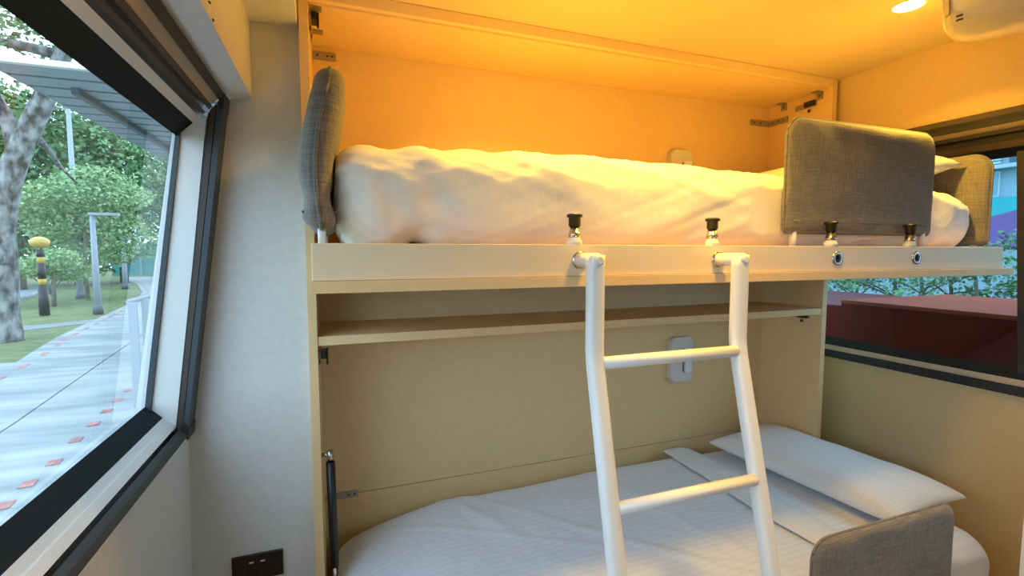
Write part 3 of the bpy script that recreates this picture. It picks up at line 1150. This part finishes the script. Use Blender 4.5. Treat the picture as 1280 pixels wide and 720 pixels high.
# side path across the lawn and the road behind
struct(prism('side_path', [(-30, 18.9), (-9.2, 18.9), (-7.9, 20.2), (-7.95, 21.4), (-9.7, 20.0), (-30, 20.0)], 'z', G - 0.04, G - 0.012, M['path2']), 'narrow grey footpath crossing the lawn', 'path')
struct(prism('road', [(-60, 24.8), (-14.2, 26.6), (-15.5, 33), (-17.4, 39), (-19, 43), (-26, 47), (-60, 50)], 'z', G - 0.05, G - 0.014, M['asphalt']), 'grey road behind the lawn at the left', 'road')
kc = [(-30, 25.5), (-14.0, 26.3), (-15.3, 33), (-17.2, 39), (-18.8, 43)]
bm = bmesh.new()
sweep_bm(bm, [(x, y, G + 0.02) for x, y in kc], 0.10, 6)
struct(from_bm('kerb', bm, M['path']), 'white kerb along the road edge', 'kerb')


def leaves(name, clumps, count, size, mt, parent, seed, flat=0.55):
    r = np.random.default_rng(seed)
    vs, fs = [], []
    tot_v = sum(c[3] * c[4] * c[5] for c in clumps)
    for c in clumps:
        nn = max(8, int(count * (c[3] * c[4] * c[5]) / tot_v))
        d = r.normal(size=(nn, 3))
        d /= np.linalg.norm(d, axis=1)[:, None]
        rad = r.uniform(0.35, 1.0, nn) ** 0.5
        P = np.array(c[:3]) + d * rad[:, None] * np.array(c[3:6])
        for p in P:
            a = r.normal(size=3)
            a[2] *= flat
            a /= np.linalg.norm(a)
            b = np.cross(a, r.normal(size=3))
            b /= np.linalg.norm(b)
            s = size * r.uniform(0.6, 1.3)
            i = len(vs)
            mid = p + a * s * 0.5
            vs += [p, mid + b * s * 0.30, p + a * s, mid - b * s * 0.30 + np.array([0, 0, -0.12 * s])]
            fs.append((i, i + 1, i + 2, i + 3))
    me = bpy.data.meshes.new(name)
    me.from_pydata([tuple(v) for v in vs], [], fs)
    o = link(name, me, mt, parent)
    o['kind'] = 'stuff'
    return o


def tree(name, label, base, trunk, rads, branches, clumps, count, size, lmat, seed, bark='bark2', group='trees beyond the lawn'):
    root = thing(name, label, 'tree', base, group)
    inv = Matrix.Translation(-Vector(base))
    t = tube('trunk', trunk, rads, M[bark], None, 14, up=(0, 1, 0))
    t.parent = root
    t.matrix_parent_inverse = inv
    for pts, r in branches:
        b = tube('branch', pts, r, M[bark], None, 8, up=(0, 1, 0))
        b.parent = root
        b.matrix_parent_inverse = inv
    l = leaves('foliage', clumps, count, size, M[lmat], None, seed)
    l.parent = root
    l.matrix_parent_inverse = inv
    return root


def T(px, py, D):
    return tuple(atY(px, py, D))


# big pale barked tree at the left rim
D0 = 17.0
tr = [T(5, 428, D0), T(4, 390, D0), T(6, 340, D0), T(3, 290, D0), T(8, 240, D0), T(20, 200, D0), T(40, 155, D0), T(58, 118, D0), T(72, 85, D0), T(92, 30, D0), T(100, -30, D0)]
def smooth_path(P, R, m_=5):
    P = [Vector(p) for p in P]
    o_, r2 = [], []
    for i in range(len(P) - 1):
        a_, b_, c_, d_ = P[max(0, i - 1)], P[i], P[i + 1], P[min(len(P) - 1, i + 2)]
        for k in range(m_):
            t = k / m_
            o_.append(0.5 * ((2 * b_) + (c_ - a_) * t + (2 * a_ - 5 * b_ + 4 * c_ - d_) * t * t + (3 * b_ - a_ - 3 * c_ + d_) * t ** 3))
            r2.append(R[i] + (R[i + 1] - R[i]) * t)
    return o_ + [P[-1]], r2 + [R[-1]]


ra = [0.44, 0.34, 0.29, 0.28, 0.29, 0.28, 0.26, 0.24, 0.21, 0.18, 0.14]
tr, ra = smooth_path(tr, ra)
br = [([T(22, 195, D0), T(10, 150, D0), T(-25, 90, D0), T(-60, 20, D0)], [0.2, 0.17, 0.13, 0.08]),
      ([T(45, 170, D0), T(62, 190, D0 + 1), T(75, 208, D0 + 2), T(95, 228, D0 + 3)], [0.10, 0.08, 0.06, 0.04]),
      ([T(10, 330, D0), T(-6, 320, D0 - .6), T(-20, 300, D0 - 1)], [0.14, 0.10, 0.06]),
      ([T(78, 70, D0), T(40, 60, D0), T(0, 52, D0), T(-40, 48, D0)], [0.16, 0.13, 0.10, 0.06])]
cl = []
r_ = random.Random(11)
for k in range(26):
    px, py = r_.uniform(-120, 170), r_.uniform(-90, 75)
    c = T(px, py, D0 + r_.uniform(-1.5, 4))
    cl.append((*c, r_.uniform(0.7, 1.4), r_.uniform(0.7, 1.4), r_.uniform(0.35, 0.7)))
tree('shade_tree', 'big leaning tree with mottled pale bark at the left window edge', (tr[0][0], tr[0][1], G), tr, ra, br, cl, 9000, 0.17, 'leafm', 5, 'bark', 'trees beyond the lawn')

# trees behind: (pixel x of trunk foot, depth, list of crown centres in pixels + radii), dense at the back, feathery in front
specs = [
    ('dense_tree', 'dark dense tree behind the big trunk', 20, 40, [(0, 150, 40, 3.2, 3, 2.6), (20, 210, 39, 3.4, 3, 2.6), (-30, 240, 40, 3, 3, 3), (30, 270, 41, 3.4, 3, 2.4), (10, 310, 41, 3, 3, 1.6)], 8000, 0.38, 'leafd'),
    ('dense_tree', 'tall dark tree with forked trunk behind the white pole', 98, 44, [(90, 150, 44, 3.4, 3, 2.4), (110, 190, 44, 3.6, 3, 2.4), (75, 200, 45, 3.6, 3, 2.6), (120, 240, 45, 3.4, 3, 2.6), (85, 260, 45, 3.6, 3, 2.6), (60, 170, 46, 3.4, 3, 2.6), (95, 310, 46, 4, 3, 2.2)], 12000, 0.38, 'leafm'),
    ('dense_tree', 'rounded green tree under the slatted canopy', 150, 46, [(140, 185, 46, 3.0, 3, 2.6), (160, 220, 46, 3.2, 3, 2.6), (135, 245, 46, 3.2, 3, 2.4), (165, 265, 47, 3, 3, 2.4), (150, 300, 47, 3.2, 3, 2.0), (180, 235, 47, 2.6, 2, 2.6)], 9000, 0.36, 'leafm'),
    ('dense_tree', 'bright green tree at the end of the path', 205, 52, [(205, 215, 52, 3.2, 3, 2.4), (200, 260, 53, 3, 3, 2.2), (225, 240, 52, 3.4, 3, 2.8), (245, 270, 53, 3.6, 3, 3)], 6000, 0.36, 'leafl'),
    ('feathery_tree', 'feathery light green tree spreading behind the street lamp', 108, 30, [(60, 250, 30, 2.6, 2, 0.7), (95, 245, 30, 2.2, 2, 0.9), (120, 225, 31, 1.8, 2, 0.7), (40, 258, 30, 1.6, 1.6, 0.6), (140, 245, 31, 1.8, 2, 0.8), (80, 285, 31, 1.8, 2, 0.7), (120, 275, 31, 2.0, 2, 0.9), (150, 290, 31, 1.4, 1.6, 0.9), (90, 315, 31, 1.6, 1.6, 0.8), (125, 315, 32, 1.6, 1.6, 0.8)], 12000, 0.19, 'leafl'),
    ('feathery_tree', 'low feathery shrub behind the amber beacon', 60, 27, [(45, 333, 27, 1.0, 1.0, 0.4), (72, 325, 27, 0.9, 1.0, 0.5), (85, 340, 28, 1.0, 1.0, 0.45), (30, 340, 27, 0.7, 0.8, 0.3)], 4000, 0.14, 'leafl'),
    ('dense_tree', 'dark tree filling the gap at the far left of the lawn', -60, 42, [(-60, 160, 42, 5, 4, 4), (-50, 260, 42, 5, 4, 4), (-110, 200, 43, 6, 4, 5)], 5000, 0.5, 'leafd'),
]
for i, (nm, lab, fx, D, cs, cnt, sz, lm_) in enumerate(specs):
    ft = T(fx, 300, D)
    base = (ft[0], D, G)
    rr_ = random.Random(i)
    big = nm == 'dense_tree'
    topz = max(T(c[0], c[1], c[2])[2] for c in cs)
    trk = [(base[0] + 0.15 * rr_.uniform(-1, 1), D, G + (topz - G) * t) for t in (0, 0.25, 0.5, 0.75, 0.95)]
    rad = [0.28, 0.24, 0.2, 0.14, 0.06] if big else [0.10, 0.08, 0.07, 0.05, 0.03]
    clm = [(*T(c[0], c[1], c[2]), c[3], c[4], c[5]) for c in cs]
    brs = []
    for c in clm[:6]:
        z0_ = max(G + 0.5, c[2] - 1.2)
        brs.append(([(base[0], D, z0_), ((base[0] + c[0]) / 2, (D + c[1]) / 2, (z0_ + c[2]) / 2 + 0.1), (c[0], c[1], c[2])], [rad[2] * 0.5, rad[2] * 0.35, rad[2] * 0.15]))
    tree(nm, lab, base, trk, rad, brs, clm, cnt, sz, lm_, 20 + i)


# posts, lamps and the beacon
def post(name, label, cat, px_foot, py_foot, ptop, r, mt='galv', group=None):
    q = atZ(px_foot, py_foot, G)
    h = atY(ptop[0], ptop[1], q[1])[2]
    root = thing(name, label, cat, (q[0], q[1], G), group)
    o = tube('post', [(0, 0, 0), (0, 0, (h - G) * 0.5), (0, 0, h - G)], [r * 1.2, r, r * 0.8], M[mt], root, 12)
    lathe('base_sleeve', [(r * 1.7, 0), (r * 1.7, 0.30), (r * 1.3, 0.34), (0, 0.34)], (0, 0, 0), M['canopyd'], root, 12)
    return root, h - G, q


rt, h, q = post('lamp_post', 'tall white lamp post rising among the trees', 'lamp post', 101, 373, (82, 136), 0.12)
tube('arm', [(0, 0, h - 0.1), (-0.5, 0, h + 0.1), (-1.3, 0, h + 0.15)], 0.05, M['galv'], rt, 8)
rt, h, q = post('street_lamp', 'grey street lamp with flat head on the lawn', 'street lamp', 123, 392, (118, 268), 0.10)
box('lamp_head', -0.1, 0.85, -0.12, 0.12, h - 0.04, h + 0.06, M['galv'], rt, bev=0.02)
rt, h, q = post('street_lamp', 'small distant lamp post at the bend of the path', 'street lamp', 157, 361, (152, 297), 0.13)
box('lamp_head', -0.1, 0.6, -0.12, 0.12, h - 0.04, h + 0.05, M['galv'], rt, bev=0.02)

q = atZ(56, 394, G)
bc = thing('crossing_beacon', 'black and yellow banded crossing beacon with amber globe', 'beacon', (q[0], q[1], G))
hb = atY(50, 303, q[1])[2] - G
r = 0.115
zs = [0, 0.42 * hb, 0.50 * hb, 0.72 * hb, 0.80 * hb, 0.90 * hb]
for k in range(5):
    tube('pole_band', [(0, 0, zs[k]), (0, 0, zs[k + 1])], r * (1.35 if k == 0 else 1.0), M['yband' if k in (1, 3) else 'blackp'], bc, 14)
lathe('globe', [(0, -0.2)] + [(0.30 * math.sin(PI * k / 12), -0.22 * math.cos(PI * k / 12)) for k in range(1, 12)] + [(0, 0.22)], (0, 0, hb), M['yellow'], bc, 20)

# white slatted barrier beside the path
bx = -2.97
bar = thing('path_barrier', 'pale slatted barrier standing at the path edge by the bus', 'barrier', (bx, 9.2, G))
for k, (px0, px1) in enumerate(((160, 171), (176.5, 185.5), (191, 199), (203, 210))):
    a = T(px0, 376 - k, 8.9 + 0.25 * k)
    b = T(px1, 376 - k, 8.9 + 0.25 * k)
    y = 8.9 + 0.25 * k
    box('slat', a[0] - bx, b[0] - bx, y - 9.2 - 0.02, y - 9.2 + 0.02, 0, 1.63 + 0.03 * k, M['galv'], bar, bev=0.004)
bm = bmesh.new()
sweep_bm(bm, [(T(159, 376, 8.9)[0] - bx, -0.3, 1.64), (T(212, 376, 9.7)[0] - bx, 0.5, 1.74)], 0.035, 8)
from_bm('top_rail', bm, M['galv'], bar)

# slatted canopy over the walkway
cz = 2.5
cp = thing('slatted_canopy', 'grey slatted walkway canopy seen from below', 'canopy', (-3.0, 12, cz))
for k in range(26):
    y = 8.55 + 0.52 * k - 12
    box('slat', -1.22, 1.6, y, y + 0.42, 0.0, 0.04, M['canopy'], cp, bev=0.008)
box('roof_sheet', -1.22, 1.6, -3.45, 10.2, 0.07, 0.09, M['canopyd'], cp)
box('fascia', -1.26, 1.6, -3.56, -3.46, 0.0, 0.075, M['white'], cp)
box('edge_beam', -1.26, -1.225, -3.46, 10.2, 0.0, 0.06, M['canopy'], cp)
for xx in (-0.62, 0.8):
    box('long_beam', xx - 0.05, xx + 0.05, -2.6, 10.2, -0.10, -0.002, M['canopyd'], cp)
for yy in (-2.6, 3.5, 9.6):
    box('canopy_post', 1.35, 1.5, yy - 0.08, yy + 0.08, G - cz, -0.105, M['galv'], cp)
    box('cross_beam', 0.6, 1.55, yy - 0.05, yy + 0.05, -0.20, -0.105, M['canopyd'], cp)

# hoarding and building at the end of the path
hd = thing('hoarding', 'teal hoarding at the end of the path', 'fence', (-15, 60, G))
for k in range(14):
    box('panel', -6 + k * 1.2, -6 + k * 1.2 + 1.14, -0.05, 0.05, 0, 3.2, M['teal'], hd)
for k in range(15):
    box('fence_post', -6.06 + k * 1.2, -5.94 + k * 1.2, -0.09, 0.09, 0, 3.3, M['galv'], hd)
bl = thing('far_building', 'dark blue clad block behind the teal hoarding', 'building', (-14.5, 66, G))
box('wall', -4, 2.4, 0, 6, 0, 11, M['navy'], bl)
box('roof', -4.3, 2.7, -0.3, 6.3, 11, 11.4, M['bwhite'], bl)
for k in range(3):
    for j in range(3):
        f = box('window', -3.2 + 2 * j, -1.9 + 2 * j, -0.06, 0.0, 2 + 3 * k, 3.6 + 3 * k, M['bwhite'], bl)
        box('window_pane', -3.1 + 2 * j, -2.0 + 2 * j, -0.08, -0.06, 2.1 + 3 * k, 3.5 + 3 * k, M['bwin'], f)

# ================================================================== outside, right of the bus
rb = thing('red_roof_box', 'dark red glossy metal housing just outside the right window', 'housing', (3.0, 1.0, -1.5))
zt = -0.254
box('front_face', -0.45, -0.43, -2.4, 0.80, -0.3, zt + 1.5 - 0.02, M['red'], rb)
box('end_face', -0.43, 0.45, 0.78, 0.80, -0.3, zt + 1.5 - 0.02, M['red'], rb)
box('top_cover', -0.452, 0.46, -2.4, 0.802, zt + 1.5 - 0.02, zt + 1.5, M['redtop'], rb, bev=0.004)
box('lower_housing', -0.42, 0.5, 0.802, 1.6, -0.3, zt + 1.5 - 0.035, M['red'], rb, bev=0.01)
box('grab_slot', 0.05, 0.12, 0.02, 0.06, zt + 1.5 - 0.001, zt + 1.5 + 0.004, M['hole'], rb)
lg = struct(box('beige_ledge', 3.7, 4.1, 2.0, 4.4, G, -0.34, M['beige']), 'beige ledge beyond the red housing', 'ledge')
struct(box('planter_wall', 4.6, 4.75, -3, 9, G, -0.40, M['bwhite']), 'pale blue planter wall beyond the red housing', 'wall')


def sapling(x, y, z0_, h, spread, label, seed, cnt):
    rg = random.Random(seed)
    st = [(x, y, z0_), (x + 0.02, y, z0_ + h * 0.5), (x - 0.02, y + 0.02, z0_ + h)]
    brs = []
    cl_ = []
    for k in range(5):
        a = rg.uniform(0, 2 * PI)
        zz = z0_ + h * rg.uniform(0.3, 0.8)
        e = (x + spread * math.cos(a) * 0.8, y + spread * math.sin(a) * 1.4, zz + rg.uniform(0.02, 0.10))
        brs.append(([(x, y, zz - 0.08), ((x + e[0]) / 2, (y + e[1]) / 2, zz + 0.02), e], [0.008, 0.006, 0.003]))
        cl_.append((*e, spread * 0.5, spread * 0.8, 0.06))
    cl_.append((x, y, z0_ + h, spread * 0.5, spread * 0.8, 0.07))
    tree('sapling', label, (x, y, z0_), st, [0.016, 0.012, 0.006], brs, cl_, cnt, 0.034, 'leafm', seed, 'bark2', 'young plants outside the right window')


pl_box = struct(box('planter_soil', 4.1, 4.6, -3, 9, G, -0.62, M['bark2']), 'planter bed beyond the red housing', 'planter')
labs = ['young plant beyond the left end of the red housing', 'branching young plant at the far edge of the red housing', 'thin young plant near the window mullion',
        'leafy young plant below the purple parasol', 'leafy young plant between the branching plant and the mullion', 'young plant hidden partly by the bed board']
for k, (x, y, h, s) in enumerate(((4.35, 2.95, 0.62, 0.34), (4.3, 2.42, 0.70, 0.30), (4.25, 2.05, 0.66, 0.30), (4.3, 1.78, 0.72, 0.26), (4.35, 2.25, 0.62, 0.26), (4.45, 2.7, 0.66, 0.30))):
    sapling(x, y, -0.62, h, s, labs[k], 50 + k, 800)

par = thing('parasol', 'purple parasol in front of the pale building', 'parasol', (7.0, 2.9, G))
vs, fs = [], []
zt2 = 0.50 - G
for k in range(8):
    a = 2 * PI * (k + 0.5) / 8
    vs.append((1.5 * math.cos(a), 1.5 * math.sin(a), 0.05 - G))
vs.append((0, 0, zt2))
for k in range(8):
    fs.append((k, (k + 1) % 8, 8))
c_ = pyd('canopy', vs, fs, M['purple'], par)
smd = c_.modifiers.new('thick', 'SOLIDIFY')
smd.thickness = 0.02
tube('pole', [(0, 0, 0), (0, 0, zt2 + 0.08)], 0.03, M['galv'], par, 10)
for k in range(8):
    tube('rib', [(vs[k][0], vs[k][1], vs[k][2] - 0.02), (0, 0, zt2 - 0.03)], 0.012, M['galv'], par, 6)

fb_ = thing('pale_building', 'pale blue building with louvred windows and turquoise band outside the right window', 'building', (20, 8, G))
box('wall', 0, 6, -16, 16, 0, 9.0, M['bldg'], fb_)
box('turquoise_band', -0.5, -0.001, -15, 15, -G + 0.85, -G + 1.70, M['turq'], fb_)
box('ledge', -0.35, -0.001, -15, 15, -G + 2.62, -G + 2.74, M['bwhite'], fb_)
for k in range(14):
    y = -8.02 + k * 1.15
    f = box('window', -0.08, -0.001, y, y + 0.42, -G + 1.75, -G + 2.56, M['bwhite'], fb_)
    box('window_pane', -0.10, -0.081, y + 0.05, y + 0.37, -G + 1.8, -G + 2.5, M['bpane'], f)
    f = box('upper_window', -0.08, -0.001, y + 0.62, y + 0.96, -G + 2.80, -G + 3.35, M['bwin'], fb_)
    for j in range(6):
        box('louvre', -0.12, -0.02, y, y + 0.58, -G + 2.80 + j * 0.10, -G + 2.87 + j * 0.10, M['bwhite'], fb_)
box('roof', -0.8, 6.3, -16.3, 16.3, 9.0, 9.3, M['bwhite'], fb_)
